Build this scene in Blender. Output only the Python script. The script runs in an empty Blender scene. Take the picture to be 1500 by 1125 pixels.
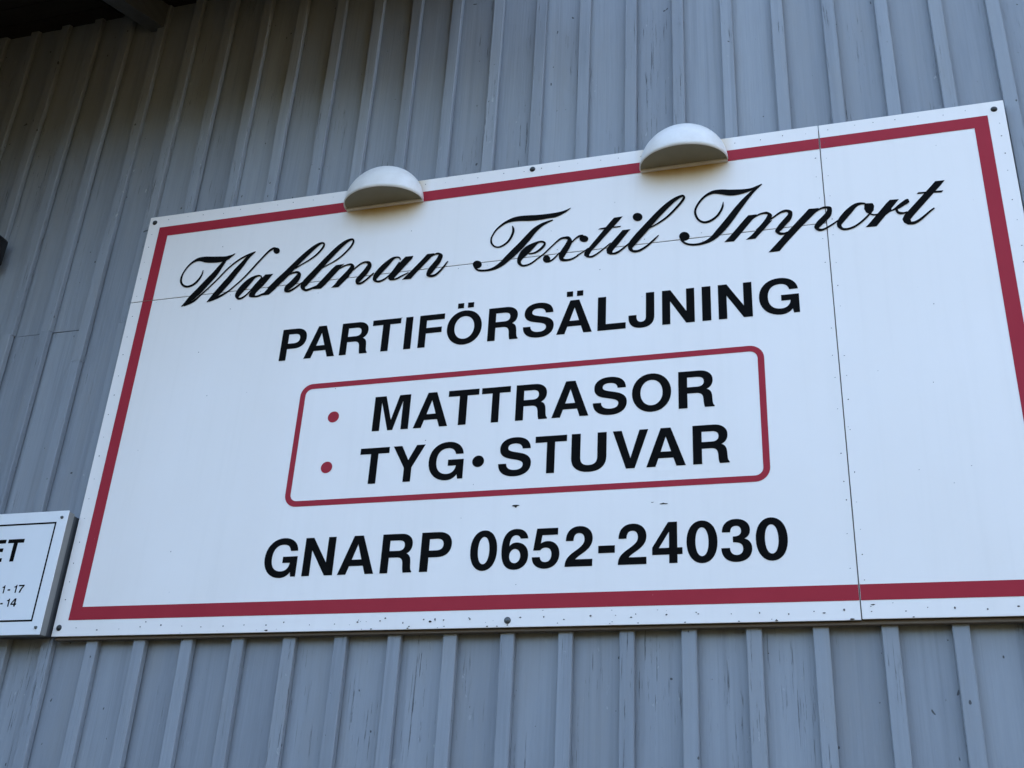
import bpy, bmesh, math, random
from mathutils import Matrix, Vector

random.seed(7)
R = math.radians
scene = bpy.context.scene

# ------------------------------------------------------------------ camera
Z0 = 3.96                     # height of the signboard's top edge above the ground
cam_data = bpy.data.cameras.new('camera')
cam_data.lens = 38.99
cam_data.sensor_width = 36.0
cam_data.clip_end = 2000.0
cam = bpy.data.objects.new('camera', cam_data)
scene.collection.objects.link(cam)
cam.matrix_world = Matrix(((0.95869762, 0.07963406, 0.2730518, 2.4047),
                           (0.27954534, -0.44091291, -0.85290691, -2.9188),
                           (0.05247163, 0.89401019, -0.44496349, Z0 - 2.3569),
                           (0, 0, 0, 1)))
# the matrix above holds the camera axes as columns
scene.camera = cam

# ------------------------------------------------------------------ light
SUN_EL, SUN_AZ = R(35), R(25)          # the sun stands behind the building
world = bpy.data.worlds.new('World')
scene.world = world
world.use_nodes = True
wn = world.node_tree
wn.nodes.clear()
sky = wn.nodes.new('ShaderNodeTexSky')
sky.sky_type = 'NISHITA'
sky.sun_disc = False
sky.sun_elevation = SUN_EL
sky.sun_rotation = SUN_AZ
sky.dust_density = 3.0
bg = wn.nodes.new('ShaderNodeBackground')
bg.inputs['Strength'].default_value = 0.10
wo = wn.nodes.new('ShaderNodeOutputWorld')
wn.links.new(sky.outputs[0], bg.inputs[0])
wn.links.new(bg.outputs[0], wo.inputs[0])

sun_data = bpy.data.lights.new('sun', 'SUN')
sun_data.energy = 3.0
sun_data.angle = R(0.5)
sun_data.color = (1.0, 0.93, 0.82)
sun = bpy.data.objects.new('sun', sun_data)
scene.collection.objects.link(sun)
sdir = Vector((math.sin(SUN_AZ) * math.cos(SUN_EL), math.cos(SUN_AZ) * math.cos(SUN_EL), math.sin(SUN_EL)))
sun.rotation_euler = sdir.to_track_quat('Z', 'Y').to_euler()
sun.location = (0, 12, 20)

scene.view_settings.view_transform = 'Standard'
scene.view_settings.look = 'None'
scene.view_settings.gamma = 1.0
scene.view_settings.use_curve_mapping = False
scene.view_settings.exposure = 3.22

# ------------------------------------------------------------------ helpers
col = scene.collection.objects


def tag(o, label=None, cat=None, group=None, kind=None):
    for k, v in (('label', label), ('category', cat), ('group', group), ('kind', kind)):
        if v:
            o[k] = v
    return o


def link(name, me, mat=None, parent=None):
    o = bpy.data.objects.new(name, me)
    col.link(o)
    if mat is not None:
        me.materials.clear()
        for m in (mat if isinstance(mat, (list, tuple)) else [mat]):
            me.materials.append(m)
    if parent is not None:
        o.parent = parent
    return o


def empty(name, loc=(0, 0, 0)):
    o = bpy.data.objects.new(name, None)
    o.empty_display_size = 0.1
    o.location = loc
    col.link(o)
    return o


def box_mesh(name, x0, x1, y0, y1, z0, z1, chamfer=0.0):
    """a box with its long and short edges chamfered"""
    bm = bmesh.new()
    bmesh.ops.create_cube(bm, size=1.0)
    for v in bm.verts:
        v.co.x = x0 if v.co.x < 0 else x1
        v.co.y = y0 if v.co.y < 0 else y1
        v.co.z = z0 if v.co.z < 0 else z1
    if chamfer > 0:
        bmesh.ops.bevel(bm, geom=list(bm.edges), offset=chamfer, segments=1, affect='EDGES')
    me = bpy.data.meshes.new(name)
    bm.to_mesh(me)
    bm.free()
    return me


def plank_mesh(name, w, t, length, chamfer, bow=(0.0,)):
    """an upright plank: front (towards -Y) arrises chamfered, origin at the lower back centre;
    bow lists how far it stands off at equal steps of its length"""
    prof = [(-w / 2, 0), (w / 2, 0), (w / 2, -t + chamfer), (w / 2 - chamfer, -t), (-w / 2 + chamfer, -t), (-w / 2, -t + chamfer)]
    n, m = len(prof), max(len(bow), 2)
    vs = [(x, y - bow[r % len(bow)], length * r / (m - 1)) for r in range(m) for x, y in prof]
    fs = [tuple(range(n))[::-1], tuple(range((m - 1) * n, m * n))]
    fs += [(r * n + i, r * n + (i + 1) % n, (r + 1) * n + (i + 1) % n, (r + 1) * n + i) for r in range(m - 1) for i in range(n)]
    me = bpy.data.meshes.new(name)
    me.from_pydata(vs, [], fs)
    me.update()
    bm = bmesh.new()
    bm.from_mesh(me)
    bmesh.ops.recalc_face_normals(bm, faces=bm.faces)
    bm.to_mesh(me)
    bm.free()
    return me


# ------------------------------------------------------------------ materials
class Mat:
    def __init__(self, name, color=(0.5, 0.5, 0.5), rough=0.6, spec=0.4, metal=0.0):
        self.m = bpy.data.materials.new(name)
        self.m.use_nodes = True
        self.t = self.m.node_tree
        self.b = self.t.nodes['Principled BSDF']
        self.b.inputs['Base Color'].default_value = (*color, 1)
        self.b.inputs['Roughness'].default_value = rough
        self.b.inputs['Specular IOR Level'].default_value = spec
        self.b.inputs['Metallic'].default_value = metal

    def new(self, typ, **kw):
        n = self.t.nodes.new(typ)
        for k, v in kw.items():
            setattr(n, k, v)
        return n

    def put(self, sock, val):
        if isinstance(val, bpy.types.NodeSocket):
            self.t.links.new(val, sock)
        elif isinstance(val, (tuple, list)) and len(val) == 3 and sock.type == 'RGBA':
            sock.default_value = (*val, 1)
        else:
            sock.default_value = val

    def pos(self, scale=(1, 1, 1), shift=None):
        g = self.new('ShaderNodeNewGeometry')
        v = g.outputs['Position']
        if shift is not None:
            a = self.new('ShaderNodeVectorMath', operation='ADD')
            self.put(a.inputs[0], v)
            self.put(a.inputs[1], shift)
            v = a.outputs[0]
        m = self.new('ShaderNodeVectorMath', operation='MULTIPLY')
        self.put(m.inputs[0], v)
        m.inputs[1].default_value = scale
        return m.outputs[0]

    def rnd(self, k):
        o = self.new('ShaderNodeObjectInfo')
        m = self.new('ShaderNodeMath', operation='MULTIPLY')
        self.put(m.inputs[0], o.outputs['Random'])
        m.inputs[1].default_value = k
        return m.outputs[0]

    def noise(self, vec, scale=1.0, detail=3.0, rough=0.55):
        n = self.new('ShaderNodeTexNoise')
        self.put(n.inputs['Vector'], vec)
        n.inputs['Scale'].default_value = scale
        n.inputs['Detail'].default_value = detail
        n.inputs['Roughness'].default_value = rough
        return n.outputs['Fac']

    def step(self, val, a, b, c=0.0, d=1.0):
        n = self.new('ShaderNodeMapRange')
        n.clamp = True
        self.put(n.inputs[0], val)
        for i, v in enumerate((a, b, c, d)):
            n.inputs[1 + i].default_value = v
        return n.outputs[0]

    def math(self, op, a, b=0.0):
        n = self.new('ShaderNodeMath', operation=op)
        self.put(n.inputs[0], a)
        self.put(n.inputs[1], b)
        return n.outputs[0]

    def mix(self, f, a, b):
        n = self.new('ShaderNodeMix', data_type='RGBA')
        self.put(n.inputs[0], f)
        self.put(n.inputs[6], a)
        self.put(n.inputs[7], b)
        return n.outputs[2]

    def color(self, c):
        self.put(self.b.inputs['Base Color'], c)

    def bump(self, h, strength=0.3, dist=0.002):
        n = self.new('ShaderNodeBump')
        n.inputs['Strength'].default_value = strength
        n.inputs['Distance'].default_value = dist
        self.put(n.inputs['Height'], h)
        self.put(self.b.inputs['Normal'], n.outputs[0])


def wall_paint(name, c1, c2, wear):
    """weathered grey-blue house paint on sawn timber: grain, fine cracks along it, flaked spots"""
    k = Mat(name, rough=0.62, spec=0.3)
    sh = k.rnd(37.0)
    grain = k.noise(k.pos((95, 95, 2.0), sh), 1.0, 4.0, 0.65)
    fibre = k.noise(k.pos((300, 300, 6.0), sh), 1.0, 3.0, 0.6)
    patch = k.noise(k.pos((7, 7, 1.6), sh), 1.0, 4.0, 0.65)
    tone = k.math('ADD', k.math('MULTIPLY', grain, 0.40), k.math('ADD', k.math('MULTIPLY', patch, 0.42), k.math('MULTIPLY', k.rnd(1.0), 0.22)))
    base = k.mix(k.step(tone, 0.34, 0.74), c1, c2)
    # chalky, slightly warmer wear and darker rain runs
    base = k.mix(k.math('MULTIPLY', k.step(patch, 0.50, 0.72), 0.5), base, (c1[0] * 1.06, c1[1] * 0.98, c1[2] * 0.88))
    run = k.step(k.noise(k.pos((42, 42, 0.8), sh), 1.0, 3.0, 0.6), 0.54, 0.72)
    base = k.mix(k.math('MULTIPLY', run, 0.30), base, (c1[0] * 0.68, c1[1] * 0.68, c1[2] * 0.70))
    # cracks along the grain, mostly where the paint is tired
    crack = k.step(k.noise(k.pos((210, 210, 6.5), sh), 1.0, 4.0, 0.7), 0.615, 0.655)
    tired = k.step(k.noise(k.pos((5.2, 5.2, 2.0), sh), 1.0, 3.0, 0.55), 0.535 - wear, 0.64 - wear)
    crack = k.math('MULTIPLY', crack, tired)
    spot = k.step(k.noise(k.pos((105, 105, 60), sh), 1.0, 2.0, 0.5), 0.775, 0.80)
    knot = k.step(k.noise(k.pos((62, 62, 44), sh), 1.0, 0.0, 0.5), 0.855, 0.87)
    hurt = k.math('MAXIMUM', k.math('MAXIMUM', crack, spot), knot)
    base = k.mix(k.math('MULTIPLY', hurt, 0.8), base, (0.04, 0.04, 0.042))
    flake = k.step(k.noise(k.pos((60, 60, 26), sh), 1.0, 3.0, 0.6), 0.70, 0.72)
    base = k.mix(k.math('MULTIPLY', k.math('MULTIPLY', flake, tired), 0.6), base, (c2[0] * 1.35, c2[1] * 1.3, c2[2] * 1.22))
    k.color(base)
    k.put(k.b.inputs['Roughness'], k.step(grain, 0.2, 0.8, 0.5, 0.8))
    h = k.math('SUBTRACT', k.math('ADD', k.math('MULTIPLY', grain, 0.8), k.math('MULTIPLY', fibre, 0.5)), k.math('MULTIPLY', hurt, 0.9))
    k.bump(h, 0.6, 0.0025)
    return k.m


M_BOARD = wall_paint('board_paint', (0.222, 0.242, 0.270), (0.312, 0.337, 0.366), 0.02)
M_BATTEN = wall_paint('batten_paint', (0.218, 0.240, 0.268), (0.298, 0.324, 0.355), 0.05)

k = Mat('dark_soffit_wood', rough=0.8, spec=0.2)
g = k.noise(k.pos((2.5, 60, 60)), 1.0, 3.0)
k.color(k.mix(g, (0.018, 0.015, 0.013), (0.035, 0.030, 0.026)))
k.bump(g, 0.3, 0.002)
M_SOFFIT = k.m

k = Mat('rafter_paint', rough=0.7, spec=0.3)
g = k.noise(k.pos((60, 3, 60)), 1.0, 3.0)
k.color(k.mix(g, (0.07, 0.075, 0.08), (0.12, 0.125, 0.13)))
k.bump(g, 0.3, 0.002)
M_RAFTER = k.m

k = Mat('roofing_felt', (0.05, 0.05, 0.052), 0.9, 0.2)
k.bump(k.noise(k.pos((300, 300, 300)), 1.0, 2.0), 0.4, 0.002)
M_ROOF = k.m

k = Mat('sheathing', (0.06, 0.055, 0.05), 0.9, 0.1)
k.bump(k.noise(k.pos((40, 40, 40)), 1.0, 2.0), 0.2, 0.002)
M_SHEATH = k.m


def sign_white(name, c, dirt, lamp_shadows=()):
    k = Mat(name, rough=0.42, spec=0.4)
    cloud = k.noise(k.pos((2.1, 2.1, 1.4)), 1.0, 4.0, 0.6)
    run = k.noise(k.pos((26, 26, 0.9)), 1.0, 3.0, 0.6)
    base = k.mix(k.math('MULTIPLY', k.step(cloud, 0.35, 0.75), 0.5), c, (c[0] * 0.94, c[1] * 0.935, c[2] * 0.915))
    base = k.mix(k.math('MULTIPLY', k.step(run, 0.5, 0.8), 0.16), base, (c[0] * 0.80, c[1] * 0.80, c[2] * 0.78))
    spk = k.step(k.noise(k.pos((75, 75, 75)), 1.0, 1.0, 0.5), dirt, dirt + 0.02)
    base = k.mix(k.math('MULTIPLY', spk, 0.75), base, (0.10, 0.09, 0.085))
    # lamps' warm soft shadow painted into the colour, ragged at its lower edge
    for lx, lz in lamp_shadows:
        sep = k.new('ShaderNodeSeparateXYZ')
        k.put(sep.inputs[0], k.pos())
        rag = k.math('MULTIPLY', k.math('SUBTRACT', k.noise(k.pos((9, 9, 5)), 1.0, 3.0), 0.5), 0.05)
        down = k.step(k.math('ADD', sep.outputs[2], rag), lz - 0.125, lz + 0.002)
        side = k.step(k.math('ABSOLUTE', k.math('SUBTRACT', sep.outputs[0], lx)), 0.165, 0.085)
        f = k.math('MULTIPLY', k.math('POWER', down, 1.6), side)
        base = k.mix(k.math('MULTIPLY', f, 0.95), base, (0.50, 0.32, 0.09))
    k.color(base)
    k.put(k.b.inputs['Roughness'], k.step(cloud, 0.3, 0.7, 0.36, 0.52))
    fine = k.noise(k.pos((160, 160, 160)), 1.0, 2.0)
    broad = k.noise(k.pos((6, 6, 6)), 1.0, 2.0)
    k.bump(k.math('ADD', k.math('MULTIPLY', fine, 0.12), broad), 0.10, 0.004)
    return k.m


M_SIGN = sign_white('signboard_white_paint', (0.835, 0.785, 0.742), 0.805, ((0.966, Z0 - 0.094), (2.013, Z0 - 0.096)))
M_SIGN2 = sign_white('small_sign_white_sheet', (0.80, 0.81, 0.82), 0.9)

k = Mat('panel_edge', rough=0.9, spec=0.1)
g = k.noise(k.pos((90, 90, 90)), 1.0, 3.0)
k.color(k.mix(g, (0.018, 0.016, 0.014), (0.05, 0.042, 0.034)))
M_EDGE = k.m

k = Mat('frame_wood', rough=0.85, spec=0.15)
g = k.noise(k.pos((3, 80, 80)), 1.0, 3.0)
k.color(k.mix(g, (0.13, 0.10, 0.075), (0.21, 0.17, 0.13)))
M_FRAME = k.m

k = Mat('red_paint', rough=0.55, spec=0.15)
g = k.noise(k.pos((9, 9, 9)), 1.0, 4.0, 0.6)
c = k.mix(g, (0.310, 0.016, 0.029), (0.375, 0.025, 0.040))
chip = k.step(k.noise(k.pos((110, 110, 110)), 1.0, 1.0), 0.80, 0.82)
k.color(k.mix(k.math('MULTIPLY', chip, 0.7), c, (0.6, 0.5, 0.5)))
M_RED = k.m

k = Mat('black_paint', rough=0.7, spec=0.05)
g = k.noise(k.pos((14, 14, 14)), 1.0, 3.0)
k.color(k.mix(g, (0.0025, 0.0024, 0.0023), (0.005, 0.0048, 0.0046)))
M_BLACK = k.m

k = Mat('rusty_nail', rough=0.7, spec=0.3)
k.color(k.mix(k.noise(k.pos((60, 60, 60)), 1.0, 1.0), (0.05, 0.04, 0.035), (0.14, 0.11, 0.10)))
M_NAIL = k.m

M_BOLT = Mat('bolt_black', (0.018, 0.020, 0.022), 0.45, 0.5).m
M_BOLT_ZINC = Mat('bolt_zinc', (0.10, 0.11, 0.11), 0.5, 0.5, 0.4).m

k = Mat('lamp_white_enamel', rough=0.33, spec=0.45)
g = k.noise(k.pos((30, 30, 30)), 1.0, 4.0, 0.6)
k.color(k.mix(k.step(g, 0.35, 0.8), (0.78, 0.75, 0.71), (0.70, 0.665, 0.62)))
M_LAMP = k.m

k = Mat('lamp_diffuser', rough=0.5, spec=0.3)
g = k.noise(k.pos((18, 18, 18)), 1.0, 3.0)
k.color(k.mix(g, (0.180, 0.155, 0.095), (0.260, 0.225, 0.150)))
M_DIFF = k.m

k = Mat('aluminium_edge', rough=0.5, spec=0.5, metal=0.3)
k.color(k.mix(k.noise(k.pos((50, 50, 4)), 1.0, 3.0), (0.20, 0.20, 0.19), (0.30, 0.30, 0.285)))
M_ALU = k.m
M_GREYSIDE = Mat('dark_grey_side', (0.09, 0.095, 0.10), 0.6, 0.3).m
M_FIX = Mat('black_plastic', (0.010, 0.010, 0.011), 0.45, 0.4).m

k = Mat('gravel_yard', rough=0.95, spec=0.1)
g = k.noise(k.pos((40, 40, 40)), 1.0, 4.0, 0.7)
p = k.noise(k.pos((0.35, 0.35, 0.35)), 1.0, 3.0, 0.6)
c = k.mix(g, (0.034, 0.023, 0.011), (0.066, 0.046, 0.023))
k.color(k.mix(k.step(p, 0.48, 0.62), c, (0.055, 0.050, 0.020)))
k.bump(g, 0.6, 0.02)
M_GROUND = k.m

# ------------------------------------------------------------------ ground
bm = bmesh.new()
bmesh.ops.create_grid(bm, x_segments=8, y_segments=8, size=450)
me = bpy.data.meshes.new('ground')
bm.to_mesh(me)
bm.free()
tag(link('ground', me, M_GROUND), 'pale gravel yard with grass in front of the building', kind='structure')

# ------------------------------------------------------------------ the timber building
FACE = 0.030                    # front of the battens (the sign's front is y = 0)
BOARD_Y = 0.052                 # front of the boards
PITCH = 0.1692
X_FIRST = 1.469
W_BAT = 0.041
N0, N1 = -31, 27
JOINT = Z0 - 0.433
EAVE_Z = Z0 + 1.165             # underside of the soffit at the wall
SLOPE = 0.40
OVER = 0.90                     # eaves overhang
BX0, BX1 = X_FIRST + N0 * PITCH - 0.15, X_FIRST + N1 * PITCH + 0.15
BACK = 8.0
X_STEP = X_FIRST - 1 * PITCH + W_BAT / 2     # left of here the eaves are low, right of it the wall rises higher
TALL_Z = Z0 + 3.30              # underside of the high roof at the wall
TALL_OVER = 0.30

bld = empty('timber_building', ((BX0 + BX1) / 2, BACK / 2, 0))
tag(bld, 'grey blue timber building clad in vertical boards and narrow battens', 'building')


def part(name, me, mat, parent=bld):
    """geometry in world coordinates under a parent that may be moved"""
    o = link(name, me, mat, parent)
    o.matrix_parent_inverse = Matrix.Translation(-abs_loc(parent))
    return o


def abs_loc(o):
    v = Vector(o.location)
    if o.parent is not None:
        v += abs_loc(o.parent) + o.matrix_parent_inverse.translation
    return v


def roof_z(y):
    return EAVE_Z + SLOPE * (y - BOARD_Y)


def tall_z(y):
    return TALL_Z + SLOPE * (y - BOARD_Y)


RIDGE_Y = BACK / 2


def solid(name, vs, fs, mat, parent):
    me = bpy.data.meshes.new(name)
    me.from_pydata(vs, [], fs)
    bm = bmesh.new()
    bm.from_mesh(me)
    bmesh.ops.recalc_face_normals(bm, faces=bm.faces)
    bm.to_mesh(me)
    bm.free()
    return part(name, me, mat, parent)


def end_wall(x0, x1, zf, z_low=0.02):
    """end wall under a pitched roof"""
    pr = [(0.074, z_low), (BACK, z_low), (BACK, zf(0.074)), (RIDGE_Y, zf(RIDGE_Y)), (0.074, zf(0.074))]
    vs = [(x0, y, z) for y, z in pr] + [(x1, y, z) for y, z in pr]
    fs = [(0, 1, 2, 3, 4), (9, 8, 7, 6, 5)] + [(i, (i + 1) % 5, 5 + (i + 1) % 5, 5 + i) for i in range(5)]
    solid('end_wall', vs, fs, M_BOARD, bld)


wall = part('wall', box_mesh('wall', BX0 + 0.13, BX1 - 0.13, 0.075, 0.16, 0.0, EAVE_Z - 0.005), M_SHEATH)
part('upper_wall', box_mesh('upper_wall', X_STEP, BX1 - 0.13, 0.0755, 0.16, EAVE_Z - 0.004, TALL_Z - 0.005), M_SHEATH)
end_wall(BX0, BX0 + 0.12, roof_z)
end_wall(BX1 - 0.12, BX1, tall_z)
end_wall(X_STEP - 0.10, X_STEP - 0.001, tall_z, 3.0)
part('back_wall', box_mesh('back_wall', BX0 + 0.13, BX1 - 0.13, BACK - 0.14, BACK - 0.005, 0.0, roof_z(0.074) - 0.02), M_BOARD)
part('back_wall', box_mesh('back_wall', X_STEP, BX1 - 0.13, BACK - 0.14, BACK - 0.005, roof_z(0.074) - 0.015, tall_z(0.074) - 0.02), M_BOARD)

# boards and battens, each in a lower and an upper length meeting at the joint
B_W = PITCH - 0.004
board_meshes = {}


def put(name, me, x, y, z, tilt=0.0, lean=0.0):
    o = bpy.data.objects.new(name, me)
    col.link(o)
    o.parent = wall
    o.location = Vector((x, y, z)) - abs_loc(wall)
    o.rotation_euler = (lean, 0, tilt)
    return o


rb = random.Random(21)
batten_meshes = {}


def batten_mesh(length):
    key = (round(length, 3), rb.randrange(5))
    if key not in batten_meshes:
        bow = [max(0.0, rb.gauss(0.0026, 0.0022)) for _ in range(5)]
        batten_meshes[key] = plank_mesh('batten', W_BAT, 0.0205, length, 0.0022, bow)
        batten_meshes[key].materials.append(M_BATTEN)
    return batten_meshes[key]


for i in range(N0, N1 + 1):
    xb = X_FIRST + i * PITCH + W_BAT / 2
    if i < N1:
        xc = xb + PITCH / 2
        # the joint between lengths drops out of sight behind the signs further along
        jz = JOINT if xc < -0.2 else JOINT - 0.87
        for name, z0, z1 in (('low', 0.12, jz - 0.0015), ('high', jz + 0.0015, (EAVE_Z if xc < X_STEP else TALL_Z) + 0.01)):
            key = round(z1 - z0, 3)
            if key not in board_meshes:
                board_meshes[key] = plank_mesh('board', B_W, 0.020, z1 - z0, 0.0015)
                board_meshes[key].materials.append(M_BOARD)
            put('board', board_meshes[key], xc + rb.uniform(-.001, .001), BOARD_Y + 0.020 + rb.uniform(-.0012, .0012), z0, R(rb.uniform(-.6, .6)))
    zj = JOINT - 0.003 if i not in (-10, -7, -4, 5, -14) else JOINT - 0.147
    jx = rb.uniform(-.0025, .0025)
    put('batten', batten_mesh(zj - 0.12), xb + jx, FACE + 0.0205, 0.12, R(rb.gauss(0, 1.6)))
    put('batten', batten_mesh((EAVE_Z if xb < X_STEP - 0.01 else TALL_Z) + 0.01 - zj - 0.0016), xb + jx + rb.uniform(-.0008, .0008), FACE + 0.0205, zj + 0.0016, R(rb.gauss(0, 1.6)))

# the roofs: slabs, rafter tails, soffit planks, fascia and verge boards
def slab(y0, y1, zfun, thick, name, mat, x0, x1, parent=bld):
    vs = [(x, y, zfun(y) + d) for x in (x0, x1) for y in (y0, y1) for d in (0, thick)]
    fs = [(0, 1, 3, 2), (4, 6, 7, 5), (0, 4, 5, 1), (2, 3, 7, 6), (0, 2, 6, 4), (1, 5, 7, 3)]
    return solid(name, vs, fs, mat, parent)


def eaves(zf, over, x0, x1, rafters, planks):
    edge = BOARD_Y - over
    top = slab(edge - 0.03, RIDGE_Y, lambda y: zf(y) + 0.022, 0.07, 'roof', M_ROOF, x0, x1)
    slab(RIDGE_Y, BACK + over, lambda y: zf(2 * RIDGE_Y - y) + 0.0225, 0.07, 'roof', M_ROOF, x0, x1)
    for j in range(planks):
        y0 = edge + (over + 0.02) * j / planks
        y1 = edge + (over + 0.02) * (j + 1) / planks - 0.006
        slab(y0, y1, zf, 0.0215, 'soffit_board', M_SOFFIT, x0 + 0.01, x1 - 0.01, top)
    for x in rafters:
        slab(edge + 0.004, BOARD_Y + 0.03, lambda y: zf(y) - 0.125, 0.1245, 'rafter', M_RAFTER, x, x + 0.075, top)
    part('fascia_board', box_mesh('fascia_board', x0, x1, edge - 0.026, edge - 0.001, zf(edge) - 0.13, zf(edge) + 0.02, 0.003), M_RAFTER, top)


BLOCKER_X, BLOCKER_OVER = -0.42, 1.75        # eaves deepened out of view, added to shade the left end
eaves(roof_z, BLOCKER_OVER, BX0 - 0.5, BLOCKER_X, [-0.265 + 0.9 * n for n in range(-4, 0)], 14)
eaves(roof_z, OVER, BLOCKER_X + 0.003, X_STEP - 0.004, [-0.265, 0.635], 6)
y0, y1 = BOARD_Y - BLOCKER_OVER + 0.02, 0.0
vs = [(x, y, z) for x in (-1.56, -1.44) for y, z in ((y0, 0.0), (y1, 0.0), (y1, roof_z(y1) - 0.002), (y0, roof_z(y0) - 0.002))]
blocker = solid('light_blocker_wall', vs, [(0, 1, 2, 3), (7, 6, 5, 4)] + [(i, (i + 1) % 4, 4 + (i + 1) % 4, 4 + i) for i in range(4)], M_BOARD, bld)  # unseen side wall added to darken the wall's left end
for n in range(9):
    yb = y0 + 0.03 + n * PITCH
    part('batten', box_mesh('batten', -1.4405, -1.418, yb, yb + W_BAT, 0.05, roof_z(yb) - 0.003, 0.002), M_BATTEN, blocker)  # battens of the added, unseen light blocker wall
eaves(tall_z, TALL_OVER, X_STEP - 0.25, BX1 + 0.4, [X_STEP + 0.2 + 0.9 * n for n in range(6)], 3)

# ------------------------------------------------------------------ unseen spruces added to block the low sky
rw = random.Random(3)
vs, fs = [], []
for n in range(170):
    tx, ty = rw.uniform(-75, 75), -rw.uniform(24, 40)
    h, r = rw.uniform(8.5, 14.0), rw.uniform(1.5, 2.4)
    for lay in range(6):
        zb, zt = h * (0.06 + 0.14 * lay), h * min(1.0, 0.06 + 0.14 * lay + 0.28)
        rr = r * (1 - lay / 6.6)
        a = len(vs)
        vs.append((tx, ty, zt))
        for q in range(11):
            ang = 2 * math.pi * q / 11 + rw.uniform(-.2, .2)
            rad = rr * rw.uniform(.55, 1.1)
            vs.append((tx + rad * math.cos(ang), ty + rad * math.sin(ang), zb + rw.uniform(-.3, .3)))
        fs += [(a, a + 1 + q, a + 1 + (q + 1) % 11) for q in range(11)]
k = Mat('spruce_foliage', rough=0.9, spec=0.1)
k.color(k.mix(k.noise(k.pos((1.5, 1.5, 1.5)), 1.0, 3.0), (0.024, 0.026, 0.010), (0.052, 0.050, 0.019)))
me = bpy.data.meshes.new('sky_blocking_spruces')
me.from_pydata(vs, [], fs)
tag(link('sky_blocking_spruces', me, k.m), 'dark spruces out of view, added to block the low sky', 'wood', kind='stuff')

# ------------------------------------------------------------------ lettering helpers
FILM = -0.0008                 # painted letters and stripes lie just proud of the panels


def sheet_mesh(name, polys):
    """flat polygons given as ((x, z) list, y) in sign coordinates, facing the street"""
    vs, fs = [], []
    for pts, y in polys:
        a = len(vs)
        area = sum(p[0] * q[1] - q[0] * p[1] for p, q in zip(pts, pts[1:] + pts[:1]))
        if area < 0:
            pts = pts[::-1]
        vs += [(x, y, z) for x, z in pts]
        fs.append(tuple(range(a, a + len(pts))))
    me = bpy.data.meshes.new(name)
    me.from_pydata(vs, [], fs)
    me.update()
    return me


def bezier(p0, p1, p2, p3, n=9):
    out = []
    for i in range(1, n + 1):
        t = i / n
        u = 1 - t
        out.append(tuple(u ** 3 * a + 3 * u * u * t * b + 3 * u * t * t * c + t ** 3 * d for a, b, c, d in zip(p0, p1, p2, p3)))
    return out


def oval(x0, x1, z0, z1, kappa=0.60):
    cx, cz, rx, rz = (x0 + x1) / 2, (z0 + z1) / 2, (x1 - x0) / 2, (z1 - z0) / 2
    k = kappa
    return (f'M {cx} {z0} C {cx + rx * k} {z0} {x1} {cz - rz * k} {x1} {cz} C {x1} {cz + rz * k} {cx + rx * k} {z1} {cx} {z1} '
            f'C {cx - rx * k} {z1} {x0} {cz + rz * k} {x0} {cz} C {x0} {cz - rz * k} {cx - rx * k} {z0} {cx} {z0} Z')


def rect(x0, x1, z0, z1):
    return f'M {x0} {z0} H {x1} V {z1} H {x0} Z'


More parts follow.
